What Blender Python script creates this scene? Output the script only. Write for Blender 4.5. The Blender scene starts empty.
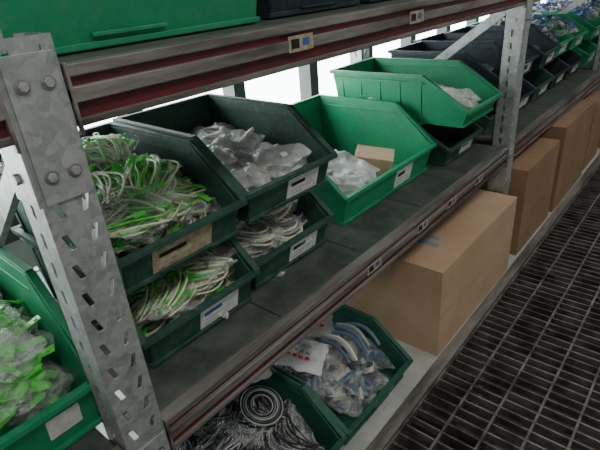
import bpy, bmesh, math, random
from mathutils import Vector, Matrix, Euler, noise
random.seed(7)
CZ=1.9
D=bpy.data; SC=bpy.context.scene
def link(o,parent=None):
    SC.collection.objects.link(o)
    if parent: o.parent=parent
    return o
def empty(name):
    e=D.objects.new(name,None); e.empty_display_size=.1
    return link(e)
# ---------------- materials
def mat(name,c1,c2=None,rough=.5,metal=0,scale=20,bump=0,bscale=60,spec=.5,lo=.4,hi=.65,vor=False,detail=6,stretch=None,dust=None,dscale=55):
    m=D.materials.new(name); m.use_nodes=True; nt=m.node_tree; N=nt.nodes; L=nt.links
    b=N['Principled BSDF']; b.inputs['Roughness'].default_value=rough; b.inputs['Metallic'].default_value=metal
    b.inputs['Specular IOR Level'].default_value=spec
    b.inputs['Base Color'].default_value=(*c1,1)
    tc=N.new('ShaderNodeTexCoord'); src=tc.outputs['Object']
    if stretch:
        mp=N.new('ShaderNodeMapping'); mp.inputs['Scale'].default_value=stretch; L.new(src,mp.inputs[0]); src=mp.outputs[0]
    if c2:
        if vor:
            t=N.new('ShaderNodeTexVoronoi'); t.inputs['Scale'].default_value=scale; out=t.outputs['Color']
        else:
            t=N.new('ShaderNodeTexNoise'); t.inputs['Scale'].default_value=scale; t.inputs['Detail'].default_value=detail; t.inputs['Roughness'].default_value=.65; out=t.outputs[0]
        L.new(src,t.inputs['Vector'])
        r=N.new('ShaderNodeValToRGB'); r.color_ramp.elements[0].position=lo; r.color_ramp.elements[1].position=hi
        r.color_ramp.elements[0].color=(*c1,1); r.color_ramp.elements[1].color=(*c2,1)
        L.new(out,r.inputs[0]); col=r.outputs[0]
        if dust:
            t3=N.new('ShaderNodeTexNoise'); t3.inputs['Scale'].default_value=dscale; t3.inputs['Detail'].default_value=8; t3.inputs['Roughness'].default_value=.75
            L.new(src,t3.inputs['Vector'])
            r3=N.new('ShaderNodeMapRange'); r3.inputs[1].default_value=.5; r3.inputs[2].default_value=.75; r3.inputs[4].default_value=dust[1]
            L.new(t3.outputs[0],r3.inputs[0])
            mx=N.new('ShaderNodeMix'); mx.data_type='RGBA'; L.new(r3.outputs[0],mx.inputs[0]); L.new(col,mx.inputs[6]); mx.inputs[7].default_value=(*dust[0],1)
            col=mx.outputs[2]
        L.new(col,b.inputs['Base Color'])
    if bump:
        t2=N.new('ShaderNodeTexNoise'); t2.inputs['Scale'].default_value=bscale; t2.inputs['Detail'].default_value=4
        L.new(src,t2.inputs['Vector'])
        bp=N.new('ShaderNodeBump'); bp.inputs['Strength'].default_value=bump; bp.inputs['Distance'].default_value=.004
        L.new(t2.outputs[0],bp.inputs['Height']); L.new(bp.outputs[0],b.inputs['Normal'])
    return m
GREEN=mat('bin_green_plastic',(.004,.24,.10),(.012,.31,.135),.5,bump=.15,scale=9,bscale=40,lo=.35,hi=.75,dust=((.16,.3,.22),.35))
TEAL=mat('bin_mid_green_plastic',(.008,.085,.055),(.025,.125,.085),.55,bump=.15,scale=9,lo=.35,hi=.75,dust=((.16,.22,.18),.4))
DKGREEN=mat('bin_dusty_dark_green',(.011,.062,.043),(.034,.095,.07),.62,bump=.15,scale=9,lo=.35,hi=.75,dust=((.17,.20,.17),.5))
NAVY=mat('bin_dark_navy',(.008,.020,.030),(.02,.04,.05),.6,bump=.1,scale=9,lo=.35,hi=.75,dust=((.12,.14,.14),.4))
GALV=mat('galvanised_steel',(.34,.36,.36),(.50,.51,.50),.5,metal=.45,scale=120,vor=True,lo=.1,hi=.9,bump=.1,dust=((.13,.11,.09),.7),dscale=22)
GALVD=mat('dirty_steel',(.085,.072,.066),(.30,.28,.26),.5,metal=.35,scale=25,bump=.2,stretch=(1,.12,1),lo=.36,hi=.62,dust=((.10,.04,.03),.6),dscale=40)
RED=mat('beam_dark_red_paint',(.14,.010,.018),(.06,.016,.016),.6,scale=30,bump=.2,stretch=(1,.2,1))
DECK=mat('deck_grey_green',(.055,.07,.06),(.11,.125,.108),.6,metal=.2,scale=14,bump=.15,dust=((.16,.16,.14),.5))
DECKL=mat('lower_deck_grey',(.36,.36,.34),(.50,.50,.48),.6,scale=10)
CARD=mat('cardboard',(.50,.33,.21),(.57,.39,.26),.85,scale=6,bump=.1,bscale=30)
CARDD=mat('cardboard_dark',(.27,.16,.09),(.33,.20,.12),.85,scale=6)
TAPE=mat('packing_tape',(.54,.40,.28),None,.3)
PAPER=mat('label_paper',(.78,.78,.74),(.6,.6,.57),.7,scale=60)
TAN=mat('label_tan',(.50,.42,.28),(.3,.23,.14),.7,scale=80)
BLUE=mat('label_blue',(.03,.10,.42),None,.5)
BLACK=mat('print_black',(.01,.01,.01),None,.6)
REDP=mat('print_red',(.6,.03,.03),None,.5)
WHITE=mat('white_nylon',(.90,.87,.70),(.72,.72,.54),.35,scale=50)
LIME=mat('green_nylon',(.06,.60,.05),(.20,.82,.15),.35,scale=40)
GREYC=mat('grey_cable',(.45,.47,.47),(.28,.29,.30),.4,scale=40)
BLK=mat('black_nylon',(.015,.015,.018),None,.35)
BLUEG=mat('blue_grey_plastic',(.07,.13,.22),(.15,.22,.31),.4,scale=30)
GRATE=mat('grating_steel',(.075,.068,.062),(.27,.26,.25),.42,metal=.45,scale=12)
FLOOR=mat('concrete_floor',(.07,.05,.04),(.12,.095,.075),.9,scale=5)
WALL=mat('wall_plaster',(.28,.29,.27),(.35,.35,.33),.9,scale=4)
FRAME=mat('window_frame_paint',(.02,.025,.025),(.04,.045,.045),.5,scale=20)
LOGO=mat('box_print_blue',(.22,.30,.36),None,.8)
def plastic(name,tint,a0,a1):
    m=D.materials.new(name); m.use_nodes=True; nt=m.node_tree; N=nt.nodes; L=nt.links
    N.remove(N['Principled BSDF']); out=N['Material Output']
    tr=N.new('ShaderNodeBsdfTransparent'); p=N.new('ShaderNodeBsdfPrincipled')
    p.inputs['Base Color'].default_value=(*tint,1); p.inputs['Roughness'].default_value=.16; p.inputs['Specular IOR Level'].default_value=.95
    tc=N.new('ShaderNodeTexCoord'); t=N.new('ShaderNodeTexNoise'); t.inputs['Scale'].default_value=18; t.inputs['Detail'].default_value=3; t.inputs['Distortion'].default_value=1.8
    L.new(tc.outputs['Object'],t.inputs['Vector'])
    r=N.new('ShaderNodeMapRange'); r.inputs[1].default_value=.45; r.inputs[2].default_value=.72; r.inputs[3].default_value=a0; r.inputs[4].default_value=a1
    L.new(t.outputs[0],r.inputs[0])
    bp=N.new('ShaderNodeBump'); bp.inputs['Strength'].default_value=.7; bp.inputs['Distance'].default_value=.01
    L.new(t.outputs[0],bp.inputs['Height']); L.new(bp.outputs[0],p.inputs['Normal'])
    mx=N.new('ShaderNodeMixShader'); L.new(r.outputs[0],mx.inputs[0]); L.new(tr.outputs[0],mx.inputs[1]); L.new(p.outputs[0],mx.inputs[2])
    L.new(mx.outputs[0],out.inputs[0]); return m
CLEAR=plastic('clear_polybag',(.92,.94,.93),.06,.42)
MILKY=plastic('milky_polybag',(.88,.90,.90),.35,.85)
WPACK=mat('white_packet',(.80,.80,.78),(.66,.66,.66),.4,scale=12,bump=.3,bscale=30)
# ---------------- mesh builder
class MB:
    def __init__(s): s.v=[];s.f=[];s.m=[];s.mats=[]
    def mi(s,mt):
        if mt not in s.mats: s.mats.append(mt)
        return s.mats.index(mt)
    def box(s,x0,x1,y0,y1,z0,z1,mt,M=None):
        P=[(x0,y0,z0),(x1,y0,z0),(x1,y1,z0),(x0,y1,z0),(x0,y0,z1),(x1,y0,z1),(x1,y1,z1),(x0,y1,z1)]
        s.hexa(P,mt,M)
    def hexa(s,P,mt,M=None):
        n=len(s.v)
        s.v+= [tuple(M@Vector(p)) if M else tuple(p) for p in P]
        for f in [(0,3,2,1),(4,5,6,7),(0,1,5,4),(1,2,6,5),(2,3,7,6),(3,0,4,7)]:
            s.f.append([n+i for i in f]); s.m.append(s.mi(mt))
    def prism(s,A,B,mt,M=None):
        n=len(s.v);k=len(A)
        s.v+=[tuple(M@Vector(p)) if M else tuple(p) for p in list(A)+list(B)]
        mi=s.mi(mt)
        s.f.append([n+i for i in range(k)][::-1]); s.m.append(mi)
        s.f.append([n+k+i for i in range(k)]); s.m.append(mi)
        for i in range(k):
            j=(i+1)%k; s.f.append([n+i,n+j,n+k+j,n+k+i]); s.m.append(mi)
    def bar(s,a,b,w,h,mt,up=Vector((0,0,1))):
        a=Vector(a);b=Vector(b);d=(b-a).normalized();sd=d.cross(up).normalized()*w/2;u=sd.cross(d).normalized()*h/2
        s.hexa([a-sd-u,a+sd-u,b+sd-u,b-sd-u,a-sd+u,a+sd+u,b+sd+u,b-sd+u],mt)
    def cyl(s,c,r,ax,h,mt,n=12):
        c=Vector(c);ax=Vector(ax).normalized();t=ax.orthogonal().normalized();u=ax.cross(t)
        A=[c+t*r*math.cos(2*math.pi*i/n)+u*r*math.sin(2*math.pi*i/n) for i in range(n)]
        s.prism(A,[p+ax*h for p in A],mt)
    def grid(s,G,mt,flip=False):
        n=len(s.v);R=len(G);C=len(G[0]);mi=s.mi(mt)
        for r in G: s.v+=[tuple(p) for p in r]
        for i in range(R-1):
            for j in range(C-1):
                s.f.append([n+i*C+j,n+i*C+j+1,n+(i+1)*C+j+1,n+(i+1)*C+j]);s.m.append(mi)
    def obj(s,name,parent=None,loc=(0,0,0),rot=(0,0,0),bevel=0,smooth=False):
        me=D.meshes.new(name); me.from_pydata(s.v,[],s.f)
        for mt in s.mats: me.materials.append(mt)
        for p,i in zip(me.polygons,s.m): p.material_index=i; p.use_smooth=smooth
        bm=bmesh.new(); bm.from_mesh(me); bmesh.ops.recalc_face_normals(bm,faces=bm.faces); bm.to_mesh(me); bm.free()
        o=D.objects.new(name,me); link(o,parent); o.location=loc; o.rotation_euler=rot
        if bevel:
            b=o.modifiers.new('bevel','BEVEL'); b.width=bevel; b.segments=2; b.limit_method='ANGLE'; b.angle_limit=.6
        return o
# ---------------- bins  (local: front at x=0 facing +X)
def bin_(xf,y0,zrel,L,W,H,mt,rot=0,hf=.42,cut=.3,label='white',tilt=0,ribs=5,lyo=None):
    b=MB(); t=.004; tp=.014
    def ty(z): return tp*(1-z/H)
    prof=[(-L+.02,0),(-L,H),(-L*cut,H),(-.004,H*hf),(-.022,0)]
    for sgn in (0,1):
        o=[];i=[]
        for x,z in prof:
            yo=ty(z) if not sgn else W-ty(z); yi=yo+(t if not sgn else -t)
            o.append((x,yo,z)); i.append((x,yi,z))
        b.prism(o,i,mt)
        ye=-.004 if not sgn else W+.004
        pts=[(-L,ye,H),(-L*cut,ye,H),(0,ye+(.004 if not sgn else -.004),H*hf)]
        for k in range(2):
            b.bar(pts[k],pts[k+1],.013,.011,mt,up=Vector((0,0,1)))
        yy=ty(H*.86) if not sgn else W-ty(H*.86)
        b.bar((-L+.003,yy,H*.87),(-L*cut+.0,yy,H*.87),.010,.006,mt)
        for k in range(ribs):
            x=-L+.04+(L*(1-cut)-.05)*k/(ribs-1)
            b.prism([(x-.002,(ty(0) if not sgn else W-ty(0))+(-.005 if not sgn else .005),.004),(x+.002,(ty(0) if not sgn else W-ty(0))+(-.005 if not sgn else .005),.004),(x+.002,0 if not sgn else W,H-.004),(x-.002,0 if not sgn else W,H-.004)],
                    [(x-.002,(ty(0)+.002 if not sgn else W-ty(0)-.002),.004),(x+.002,(ty(0)+.002 if not sgn else W-ty(0)-.002),.004),(x+.002,.004 if not sgn else W-.004,H-.004),(x-.002,.004 if not sgn else W-.004,H-.004)],mt)
    b.box(-L+.02,-.022,tp,W-tp,0,t,mt)
    b.hexa([(-L+.02,tp,0),(-L+.02+t,tp,0),(-L+.02+t,W-tp,0),(-L+.02,W-tp,0),(-L,0,H),(-L+t,0,H),(-L+t,W,H),(-L,W,H)],mt)
    b.bar((-L,-.01,H),(-L,W+.01,H),.014,.011,mt)
    h=H*hf; th=ty(h)
    b.hexa([(-.022-t,tp,0),(-.022,tp,0),(-.022,W-tp,0),(-.022-t,W-tp,0),(-.004-t,th,h),(-.004,th,h),(-.004,W-th,h),(-.004-t,W-th,h)],mt)
    b.bar((0,-.004,h),(0,W+.004,h),.013,.010,mt)
    b.bar((-.02,.01,.006),(-.02,W-.01,.006),.010,.008,mt)
    cy=W*.5; lw=min(.048,W*.19)
    b.box(-.016,-.010,cy-lw-.008,cy+lw+.008,h*.14,h*.19,mt)
    if label:
        lm={'white':PAPER,'tan':TAN,'blue':PAPER}[label]
        def fx(z): return -.022+.018*z/h+.002
        z0,z1=h*.16,h*.84
        yo=W*.14 if label!='tan' else -W*.02
        if lyo is not None: yo=lyo; lw*=.5
        if label=='tan': lw*=1.3
        def card(ya,yb,za,zb,m,e=0):
            b.hexa([(fx(za)-.002,ya,za),(fx(za)+e,ya,za),(fx(za)+e,yb,za),(fx(za)-.002,yb,za),(fx(zb)-.002,ya,zb),(fx(zb)+e,ya,zb),(fx(zb)+e,yb,zb),(fx(zb)-.002,yb,zb)],m)
        if lyo is not None: z0,z1=h*.35,h*.8
        card(cy-lw+yo,cy+lw+yo,z0,z1,lm)
        if lyo is None:
            card(cy-lw*.8+yo,cy+lw*.1+yo,h*.55,h*.68,BLUE if label=='blue' else BLACK,.0005)
            card(cy-lw*.8+yo,cy+lw*.75+yo,h*.40,h*.44,GREYC,.0005)
            card(cy-lw*.8+yo,cy-lw*.1+yo,h*.27,h*.31,GREYC,.0005)
    return b.obj('storage_bin',loc=(xf,y0,CZ+zrel+.0005),rot=(0,tilt,rot),bevel=.0012)
# ---------------- bag piles
def bag_mesh(b,M,a,w,t,mt,seed,nu=18,nv=12):
    for sg in (1,-1):
        G=[]
        for i in range(nu+1):
            u=-1+2*i/nu; r=[]
            for j in range(nv+1):
                v=-1+2*j/nv
                k=max(0,(1-u**4)*(1-v**4))**.6
                p=Vector((u*a/2,v*w/2,0))
                nz=noise.noise(Vector((u*2+seed,v*2,sg*2)))*t*.35*(.3+k)+noise.noise(Vector((u*5+seed,v*5,5)))*t*.15
                p.x+=noise.noise(Vector((v*2.5,seed,1)))*a*.08; p.y+=noise.noise(Vector((u*2.5,seed,9)))*w*.1
                p.z=sg*t*.55*k+nz
                r.append(M@p)
            G.append(r)
        b.grid(G,mt)
def curve_obj(name,splines,rad,mats,parent=None):
    cu=D.curves.new(name,'CURVE'); cu.dimensions='3D'; cu.bevel_depth=rad; cu.bevel_resolution=1; cu.resolution_u=3
    for m in mats: cu.materials.append(m)
    for pts,mi in splines:
        s=cu.splines.new('POLY'); s.points.add(len(pts)-1)
        for q,p in zip(s.points,pts): q.co=(p[0],p[1],p[2],1)
        s.material_index=mi; s.use_smooth=True
    o=D.objects.new(name,cu); return link(o,parent)
def pile(name,xr,yr,zb,zf,layers,nx=3,ny=2,dz=.024,mats=(WHITE,LIME),size=(.15,.11,.03),kind='ties',strands=22,rad=.0018,tags=0,bagm=CLEAR,greenfrac=.3,tagm=LIME,lumps=10,tilt=.2,film=0,filmmilk=.2):
    """heap of poly bags filling a bin: xr,yr = extent of bag centres; zb/zf = height of the TOP layer at back/front"""
    e=empty(name); b=MB(); sp=[]; tg=MB()
    for l in range(layers):
        for ix in range(nx):
            for iy in range(ny):
                a=size[0]*random.uniform(.9,1.2); w=size[1]*random.uniform(.85,1.15); t=size[2]*random.uniform(.85,1.2)
                fx=min(1,max(0,(ix+random.uniform(.2,.8))/nx)); fy=(iy+random.uniform(.3,.7))/ny
                if nx==1: fx=.5
                x=xr[0]+(xr[1]-xr[0])*fx; y=yr[0]+(yr[1]-yr[0])*fy
                z=zb+(zf-zb)*fx-dz*(layers-1-l)+random.uniform(-.008,.008)
                R=Euler((random.uniform(-tilt,tilt),math.atan2(zb-zf,abs(xr[1]-xr[0])+.01)*.6+random.uniform(-tilt,tilt),random.uniform(-.7,.7)+(1.57 if random.random()<.3 else 0)))
                M=Matrix.Translation((x,y,CZ+z))@R.to_matrix().to_4x4()
                bag_mesh(b,M,a,w,t,bagm,seed=l*3.7+x*10+y*7)
                if film and l==layers-1 and random.random()<film:
                    bag_mesh(b,Matrix.Translation((0,0,.014))@M@Matrix.Rotation(.4,4,'Z'),a*1.05,w*1.1,t*.8,MILKY if random.random()<filmmilk else CLEAR,seed=x*33+y)
                if kind=='ties':
                    bend=random.uniform(-1.2,1.2)
                    for q in range(strands):
                        y0=random.uniform(-.42,.42)*w; z0=random.uniform(-.3,.95)*t; mi=1 if random.random()<greenfrac else 0
                        ph=random.uniform(0,6); am=random.uniform(.0,.10)*w; L0=random.uniform(.36,.50)*a
                        pts=[]
                        for i in range(11):
                            u=-1+i/5
                            pts.append(M@Vector((u*L0, y0*(1-.35*u*u)+am*math.sin(u*3+ph)+bend*w*.35*(u*u-.4), z0*(1-.5*u*u)+.1*t*math.sin(u*4+ph))))
                        sp.append((pts,mi))
                elif kind=='loops':
                    for q in range(strands):
                        r0=random.uniform(.30,.48)*w; cx=random.uniform(-.12,.12)*a; z0=random.uniform(-.3,.8)*t; mi=1 if random.random()<greenfrac else 0
                        st=random.uniform(0,6)
                        pts=[M@Vector((cx+r0*1.3*math.cos(st+i*.4),r0*math.sin(st+i*.4),z0+.1*t*math.sin(i*.8+q))) for i in range(15)]
                        sp.append((pts,mi))
                elif kind=='parts':
                    for q in range(lumps):
                        c=Vector((random.uniform(-.38,.38)*a,random.uniform(-.34,.34)*w,random.uniform(-.2,.6)*t))
                        Mq=M@Matrix.Translation(c)@Euler((random.uniform(-.5,.5),random.uniform(-.5,.5),random.uniform(0,3))).to_matrix().to_4x4()
                        l_=random.uniform(.012,.03); mm=random.choice(mats)
                        tg.prism([Mq@Vector(p) for p in [(-l_,-.006,-.003),(l_*.6,-.008,-.003),(l_,0,-.003),(l_*.6,.008,-.003),(-l_,.006,-.003)]],[Mq@Vector(p) for p in [(-l_,-.005,.004),(l_*.6,-.007,.004),(l_,0,.004),(l_*.6,.007,.004),(-l_,.005,.004)]],mm)
                for q in range(tags):
                    c=Vector((random.uniform(-.44,.44)*a,random.uniform(-.42,.42)*w,random.uniform(.2,.95)*t))
                    Mq=M@Matrix.Translation(c)@Euler((random.uniform(-.6,.6),random.uniform(-.6,.6),random.uniform(0,3))).to_matrix().to_4x4()
                    l_=random.uniform(.010,.022)
                    tg.box(-l_,l_,-.006,.006,-.0008,.0008,tagm,Mq); tg.box(l_*.5,l_*.5+.006,-.003,.003,-.002,.003,tagm,Mq)
    b.obj('polybags',e,smooth=True)
    if sp: curve_obj('strands',sp,rad,list(mats),e)
    if tg.v: tg.obj('pieces',e)
    return e
# ================= camera
cam=D.cameras.new('camera'); co=D.objects.new('camera',cam); link(co)
X=(.7644,-.2401,.5986);Y=(.6405,.3911,-.661);Z=(-.0757,.8883,.453)
Mx=Matrix((X,Y,Z)).to_4x4(); q=Mx.to_quaternion(); co.rotation_mode='QUATERNION'; co.rotation_quaternion=q; co.location=(0,0,CZ)
cam.sensor_width=36; cam.lens=36*485/600; cam.clip_start=.02
SC.camera=co
# ================= room
def simple(name,x0,x1,y0,y1,z0,z1,mt,parent=None):
    b=MB(); b.box(x0,x1,y0,y1,z0,z1,mt); return b.obj(name,parent)
simple('floor',-1.6,2.6,-2.5,7.5,-.1,0,FLOOR)
simple('ceiling',-1.6,2.6,-2.5,7.5,3.4,3.5,WALL)
simple('wall_right',2.5,2.6,-2.5,7.5,0,3.4,WALL)
simple('wall_back',-1.6,2.5,7.4,7.5,0,3.4,WALL)
simple('wall_front',-1.6,2.5,-2.5,-2.4,0,3.4,WALL)
wb=MB(); wb.box(-1.62,-1.5,-2.4,7.4,0,CZ-.62,WALL); wb.box(-1.62,-1.5,-2.4,7.4,CZ+.75,3.4,WALL); wb.obj('wall_left')
ys=[.86+.475*i for i in range(-6,14)]
wi=0
for i in range(len(ys)-1):
    wi+=1; b=MB(); y0,y1=ys[i],ys[i+1]
    b.box(-1.54,-1.47,y0-.03,y0+.03,CZ-.62,CZ+.75,FRAME)
    b.box(-1.54,-1.49,y0+.03,y1-.03,CZ-.62,CZ-.58,FRAME); b.box(-1.54,-1.49,y0+.03,y1-.03,CZ+.71,CZ+.75,FRAME)
    b.obj('window_%d'%wi)
# ================= rack
rack=empty('shelving_rack')
def post(y0,y1,xf,ztop,zbot,parent,name,face=1):
    b=MB(); th=.0025; w=y1-y0; p=.04
    n=int((ztop-zbot)/p)
    xo=xf
    yc=[y0,(y0+y1)/2,y1]
    for k in range(n):
        zt=ztop-k*p; zb=zt-p
        for c in range(2):
            ya,yb=yc[c],yc[c+1]; mid=(ya+yb)/2; mz=(zt+zb)/2; s=.003*(1 if c else -1)
            outer=[(ya,zb),(mid,zb),(yb,zb),(yb,mz),(yb,zt),(mid,zt),(ya,zt),(ya,mz)]
            hw=(yb-ya)*.12
            inner=[(mid-hw-s,mz-.010),(mid-s,mz-.011),(mid+hw-s,mz-.010),(mid+hw,mz),(mid+hw+s,mz+.010),(mid+s,mz+.011),(mid-hw+s,mz+.010),(mid-hw,mz)]
            for q in range(8):
                r=(q+1)%8
                A=[(xo,*outer[q]),(xo,*outer[r]),(xo,*inner[r]),(xo,*inner[q])]
                b.prism(A,[(x-th*face,yy,zz) for x,yy,zz in A],GALV)
    zb=ztop-n*p
    d=.06*face
    for yy,s in ((y0,1),(y1,-1)):
        for k in range(n):
            zt=ztop-k*p; z_=zt-p; mz=(zt+z_)/2; xa,xb=xo-th*face,xo-d; mx=(xa+xb)/2
            outer=[(xa,z_),(mx,z_),(xb,z_),(xb,mz),(xb,zt),(mx,zt),(xa,zt),(xa,mz)]
            rr=.009
            inner=[(mx-(xb-xa)*0.07*a_,mz+rr*b_) for a_,b_ in [(1,-1),(0,-1.2),(-1,-1),(-1,0),(-1,1),(0,1.2),(1,1),(1,0)]]
            for q in range(8):
                r=(q+1)%8
                A=[(outer[q][0],yy,outer[q][1]),(outer[r][0],yy,outer[r][1]),(inner[r][0],yy,inner[r][1]),(inner[q][0],yy,inner[q][1])]
                b.prism(A,[(x,y+th*s,z) for x,y,z in A],GALV)
        b.box(min(xo-d,xo-d+.003*face),max(xo-d,xo-d+.003*face),min(yy,yy+s*.014),max(yy,yy+s*.014),zb,ztop,GALV)
    return b.obj(name,parent)
PY=[-1.31,.175,1.715,3.21,4.70]
for i,y0 in enumerate(PY):
    post(y0,y0+.062,-.53,CZ-.03,.0,rack,'post_front_%d'%i)
    post(y0,y0+.062,-1.20,CZ-.03,.0,rack,'post_rear_%d'%i,face=-1)
    b=MB(); ym=y0+.031
    for za,zb in ((-.045,-.20),(-.60,-.76)):
        b.box(-.5265,-.530,y0+.004,y0+.058,CZ+zb,CZ+za,GALV)
        b.box(-.585,-.527,y0-.004,y0-.0005,CZ+zb,CZ+za,GALV)
        for zz in (za-.03,zb+.03):
            for yy in (y0+.018,y0+.044):
                b.cyl((-.5265,yy,CZ+zz),.008,(1,0,0),.0015,GALVD,16); b.cyl((-.5255,yy,CZ+zz),.0055,(1,0,0),.004,GALV,6)
            b.cyl((-.557,y0-.004,CZ+zz),.0065,(0,-1,0),.005,GALV,6)
    b.obj('splice_%d'%i,rack,bevel=.0008)
    b=MB()
    b.bar((-.585,ym,CZ-.13),(-1.145,ym,CZ-.55),.012,.03,GALV,up=Vector((0,0,1)))
    b.bar((-1.145,ym,CZ-.66),(-.585,ym,CZ-1.03),.012,.03,GALV)
    b.bar((-.585,ym,CZ-1.15),(-1.145,ym,CZ-1.75),.012,.03,GALV)
    b.bar((-.585,ym,CZ-.035),(-1.145,ym,CZ-.035),.012,.025,GALV)
    b.obj('frame_brace_%d'%i,rack)
def beams(ztop,name):
    b=MB()
    for i in range(len(PY)-1):
        ya=PY[i]+.064; yb=PY[i+1]-.002
        for x0,s in ((-.535,1),(-1.195,-1)):
            b.box(min(x0,x0-.04*s),max(x0,x0-.04*s),ya,yb,CZ+ztop-.064,CZ+ztop-.004,RED)
            f=x0; 
            for z0,z1,pr,mt in ((-.013,-.0,.006,GALVD),(-.040,-.023,.008,GALVD),(-.066,-.057,.005,GALVD)):
                b.box(min(f-.02*s,f+pr*s),max(f-.02*s,f+pr*s),ya,yb,CZ+ztop+z0,CZ+ztop+z1,mt)
            for y_ in (ya,yb-.004):
                b.box(min(f,f+.009*s),max(f,f+.009*s),y_,y_+.004,CZ+ztop-.075,CZ+ztop+.003,GALVD)
    return b.obj(name,rack,bevel=.0015)
beams(-.062,'beam_upper'); beams(-.588,'beam_middle')
def deck(z,xa,xb,name,mt):
    b=MB()
    for i in range(len(PY)-1):
        ya=PY[i]+.066; yb=PY[i+1]-.004; n=5; w=(yb-ya)/n
        for k in range(n):
            y0=ya+k*w+.0015; y1=ya+(k+1)*w-.0015
            b.box(xa,xb,y0,y1,CZ+z-.012,CZ+z,mt)
            b.box(xb-.004,xb,y0,y1,CZ+z-.03,CZ+z-.012,mt)
    return b.obj(name,rack,bevel=.002)
deck(-.0625,-1.17,-.556,'deck_upper',DECK); deck(-.588,-1.17,-.556,'deck_middle',DECK)
simple('deck_lower',-1.19,-.466,-1.3,4.8,CZ-1.075,CZ-1.06,DECKL,rack)
# ================= grating walkway
g=MB(); y=-1.3
zt=CZ-1.062
while y<6.5:
    g.box(-.43,.62,y,y+.005,zt-.02,zt,GRATE); y+=.033
x=-.43
while x<.63:
    g.box(x,x+.006,-1.3,6.5,zt-.025,zt+.001,GRATE); x+=.0875
g.box(-.462,-.432,-1.3,6.5,zt-.04,zt+.006,GALVD); g.box(.62,.65,-1.3,6.5,zt-.04,zt+.006,GALVD)
for yy in (-1.2,.9,2.4,3.9,5.4):
    g.box(-.462,.65,yy,yy+.04,zt-.11,zt-.042,GRATE)
    for xx in (-.46,.6): g.box(xx,xx+.05,yy,yy+.05,0,zt-.11,GRATE)
g.obj('grating_walkway')
# ================= bins
bin_(-.592,-.280,-.588,.52,.475,.215,GREEN,label='white',lyo=.175)
bin_(-.625,.285,-.588,.42,.265,.17,DKGREEN,label='blue')
bin_(-.645,.562,-.588,.42,.265,.17,DKGREEN,label='white')
bin_(-.620,.275,-.424,.42,.262,.16,DKGREEN,label='tan')
bin_(-.625,.550,-.420,.42,.262,.16,DKGREEN,label='white',rot=-.03)
bin_(-.655,.90,-.588,.46,.49,.20,GREEN,label='white')
bin_(-.62,1.42,-.588,.46,.262,.14,DKGREEN,label='white')
bin_(-.565,1.415,-.452,.50,.265,.15,GREEN,label=None,hf=.35)
for i in range(5):
    bin_(-.64,1.80+i*.278,-.588,.45,.262,.15,random.choice([NAVY,DKGREEN]))
    bin_(-.63+random.uniform(-.02,.02),1.80+i*.278,-.443,.45,.262,.15,[NAVY,NAVY,NAVY,GREEN,GREEN][i],label='white',rot=random.uniform(-.03,.03))
for i in range(5):
    bin_(-.64,3.30+i*.278,-.588,.45,.262,.15,GREEN)
    bin_(-.63,3.30+i*.278,-.443,.45,.262,.15,GREEN)
bin_(-.60,.125,-.062,.52,.51,.22,GREEN,label=None,hf=.5)
bin_(-.62,.66,-.062,.50,.30,.18,NAVY,label=None)
bin_(-.62,.98,-.062,.50,.30,.18,NAVY,label=None)
bin_(-.62,1.30,-.062,.50,.30,.18,DKGREEN,label=None)
bin_(-.60,-.42,-.062,.52,.51,.22,GREEN,label=None,hf=.5)
for i in range(4): bin_(-.62,1.80+i*.33,-.062,.50,.30,.18,NAVY if i%2 else DKGREEN,label=None)
bin_(-.495,.655,-1.06,.42,.31,.155,TEAL,label='white')
bin_(-.495,.33,-1.06,.42,.31,.155,TEAL,label='white')
# ================= contents
pile('cable_tie_bags',(-.99,-.685),(.325,.515),-.47,-.505,4,tags=9,strands=34,greenfrac=.32,rad=.0021,tilt=.15,film=.25,filmmilk=0)
pile('cable_tie_bags',(-.98,-.69),(.315,.50),-.280,-.335,4,tags=9,strands=36,greenfrac=.28,rad=.0021,tilt=.15,film=.4,filmmilk=.3)
pile('cable_coil_bags',(-.99,-.70),(.60,.79),-.48,-.505,4,mats=(WHITE,GREYC),kind='loops',strands=14,greenfrac=.35,rad=.0026,tilt=.15,film=.3)
pile('fastener_bags',(-.98,-.69),(.585,.775),-.325,-.35,3,mats=(WHITE,GREYC),kind='parts',lumps=12,tilt=.15,bagm=MILKY)
pile('green_tag_bags',(-1.02,-.665),(-.25,.175),-.415,-.455,4,ny=3,mats=(LIME,),kind='parts',lumps=22,tags=14,size=(.15,.12,.04),tilt=.12,film=.8,filmmilk=0)
pile('fastener_bags',(-1.0,-.76),(.98,1.16),-.49,-.52,3,mats=(WHITE,GREYC),kind='parts',lumps=8,bagm=MILKY)
pile('fastener_bags',(-.95,-.66),(1.47,1.62),-.37,-.40,3,mats=(GREYC,WHITE),kind='parts',bagm=MILKY,lumps=8)
pile('hardware_bags',(-.86,-.56),(.70,.92),-.935,-.965,4,mats=(BLUEG,BLK,GREYC,BLUEG,WHITE),kind='parts',lumps=9,size=(.16,.11,.03),tilt=.25,film=.25,filmmilk=0)
pile('black_tie_bags',(-.86,-.56),(.375,.59),-.935,-.965,4,mats=(BLK,GREYC),kind='ties',strands=30,greenfrac=.3,tilt=.25,bagm=CLEAR,film=.15,filmmilk=0)
for i in range(5):
    if i<3: pile('blue_part_bags',(-.99,-.72),(1.84+i*.278,2.02+i*.278),-.35,-.39,2,mats=(BLUEG,BLUE),kind='parts',bagm=CLEAR,lumps=9,tilt=.3)
    else: pile('blue_part_bags',(-.99,-.72),(1.84+i*.278,2.02+i*.278),-.28,-.34,3,mats=(BLUE,BLUE,WHITE),kind='parts',bagm=CLEAR,lumps=16,tilt=.35)
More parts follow.
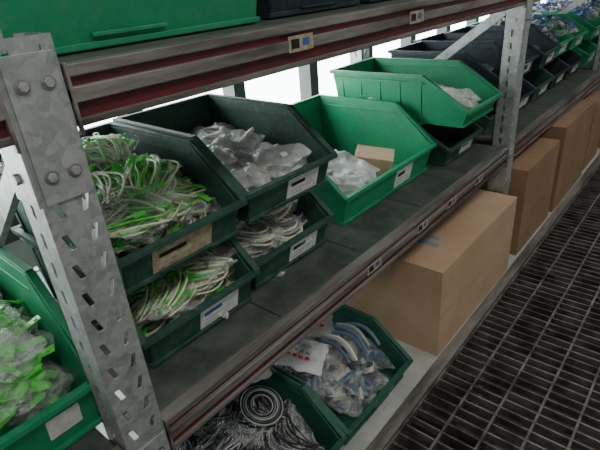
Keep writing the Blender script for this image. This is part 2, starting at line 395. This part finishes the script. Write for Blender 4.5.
pile('blue_part_bags',(-.99,-.70),(3.35,4.6),-.27,-.32,2,ny=8,mats=(BLUE,BLUE,WHITE),kind='parts',bagm=CLEAR,lumps=14,tilt=.4)
e=empty('cable_handles'); sp=[]
for k in range(7):
    x0=-.66+random.uniform(-.015,.015); y0=.80+.019*k; z0=CZ-.910+.006*math.sin(k*2)
    r_=random.uniform(-.3,.3)
    pts=[(x0+.11*(i/8)-.03,y0+.014*math.sin(i/8*3.1)+.03*r_*(i/8),z0-.03*(i/8)+.016*math.sin(i/8*3.1)) for i in range(9)]
    sp.append((pts,(0,2,1,0,0,2,0)[k]))
curve_obj('handles',sp,.006,[BLUEG,WHITE,GREYC],e)
e=empty('cable_coil'); sp=[]
for k in range(9):
    r=.026+.0028*k
    sp.append(([(-.655+r*math.cos(i*.3142),.535+r*math.sin(i*.3142),CZ-.893+.35*r*math.cos(i*.3142)*-1+.002*math.sin(k*2)) for i in range(21)],k%2))
curve_obj('turns',sp,.0024,[GREYC,BLK],e)
for (x,y,z,rx,ry,rz) in ((-.70,.72,-.890,.1,.25,.5),(-.79,.60,-.88,-.1,.2,-.3),(-.755,.84,-.895,.1,.3,.9)):
    b=MB(); I=Matrix.Identity(4); bag_mesh(b,I,.15,.11,.022,WPACK,x*10)
    for r in range(3):
        for c_ in range(5):
            xx=-.045+c_*.017; yy=-.025+r*.02
            b.box(xx,xx+.011,yy,yy+.007,.0105,.0152,REDP if r==0 else GREYC)
    b.obj('printed_packet',loc=(x,y,CZ+z),rot=(rx,ry,rz),smooth=True)
c=MB(); c.box(-.06,.06,-.045,.045,0,.07,CARD); c.box(-.061,.061,-.008,.008,.0,.0705,TAPE); c.obj('small_carton',loc=(-.80,1.25,CZ-.575),rot=(.1,.15,.5),bevel=.002)
def carton(x0,x1,y0,y1,h,mt,logo=False,rot=0,zb=-1.0597):
    b=MB(); w=x1-x0;d=y1-y0
    b.box(0,w,0,d,0,h-.006,mt)
    b.box(0,w/2-.002,0,d,h-.005,h,mt); b.box(w/2+.002,w,0,d,h-.005,h+.002,mt)
    b.box(w/2-.025,w/2+.025,-.0012,d+.0012,h*.75,h+.003,TAPE)
    b.box(w,w+.001,0,d,h*.48,h*.482,CARDD)
    if logo:
        b.box(w*.62,w*.80,d*.2,d*.24,h,h+.0025,LOGO); b.box(w*.62,w*.75,d*.27,d*.30,h,h+.0025,LOGO)
    return b.obj('cardboard_box',loc=(x0,y0,CZ+zb),rot=(0,0,rot),bevel=.004)
carton(-.85,-.47,1.09,1.69,.30,CARD,True)
carton(-.86,-.475,1.80,2.22,.36,CARDD)
carton(-.86,-.47,2.27,2.80,.40,CARDD)
carton(-.86,-.48,2.88,3.18,.36,CARDD)
carton(-.86,-.47,3.30,3.9,.40,CARDD)
carton(-.86,-.47,3.95,4.5,.40,CARDD)
for yy,zz in ((.62,-.062),(1.0,-.062),(.83,-.588),(1.07,-.588),(1.25,-.588),(1.45,-.588)):
    b=MB(); b.box(-.5265,-.5262,-.03,.03,-.012,.012,TAN); b.box(-.5262,-.526,-.024,-.004,-.007,.007,BLACK); b.box(-.5262,-.526,.004,.02,-.005,.006,BLUE)
    b.obj('shelf_label',loc=(0,yy,CZ+zz-.029))
# ================= light
w=D.worlds.new('world'); SC.world=w; w.use_nodes=True
w.node_tree.nodes['Background'].inputs[0].default_value=(.90,.97,.98,1); w.node_tree.nodes['Background'].inputs[1].default_value=13
def area(name,loc,rot,sx,sy,p,col,portal=False):
    l=D.lights.new(name,'AREA'); l.shape='RECTANGLE'; l.size=sx; l.size_y=sy; l.energy=p; l.color=col
    o=D.objects.new(name,l); o.location=loc; o.rotation_euler=rot; link(o)
    if portal: l.cycles.is_portal=True
    return o
area('window_portal',(-1.64,2.4,CZ+.06),(0,-math.pi/2,0),1.4,9.6,1,(1,1,1),True)
def fill_lamp(y,p):  # unseen overhead lamp and its box, added as fill light for the aisle
    e=empty('overhead_fill'); b=MB(); b.box(.35,.95,y-.6,y+.6,3.34,3.4,FRAME); b.obj('fill_housing',e)
    o=area('fill_light',(.65,y,3.32),(0,0,0),.5,1.1,p,(1,.98,.92)); o.parent=e
fill_lamp(-.3,20); fill_lamp(2.2,13); fill_lamp(4.7,5)
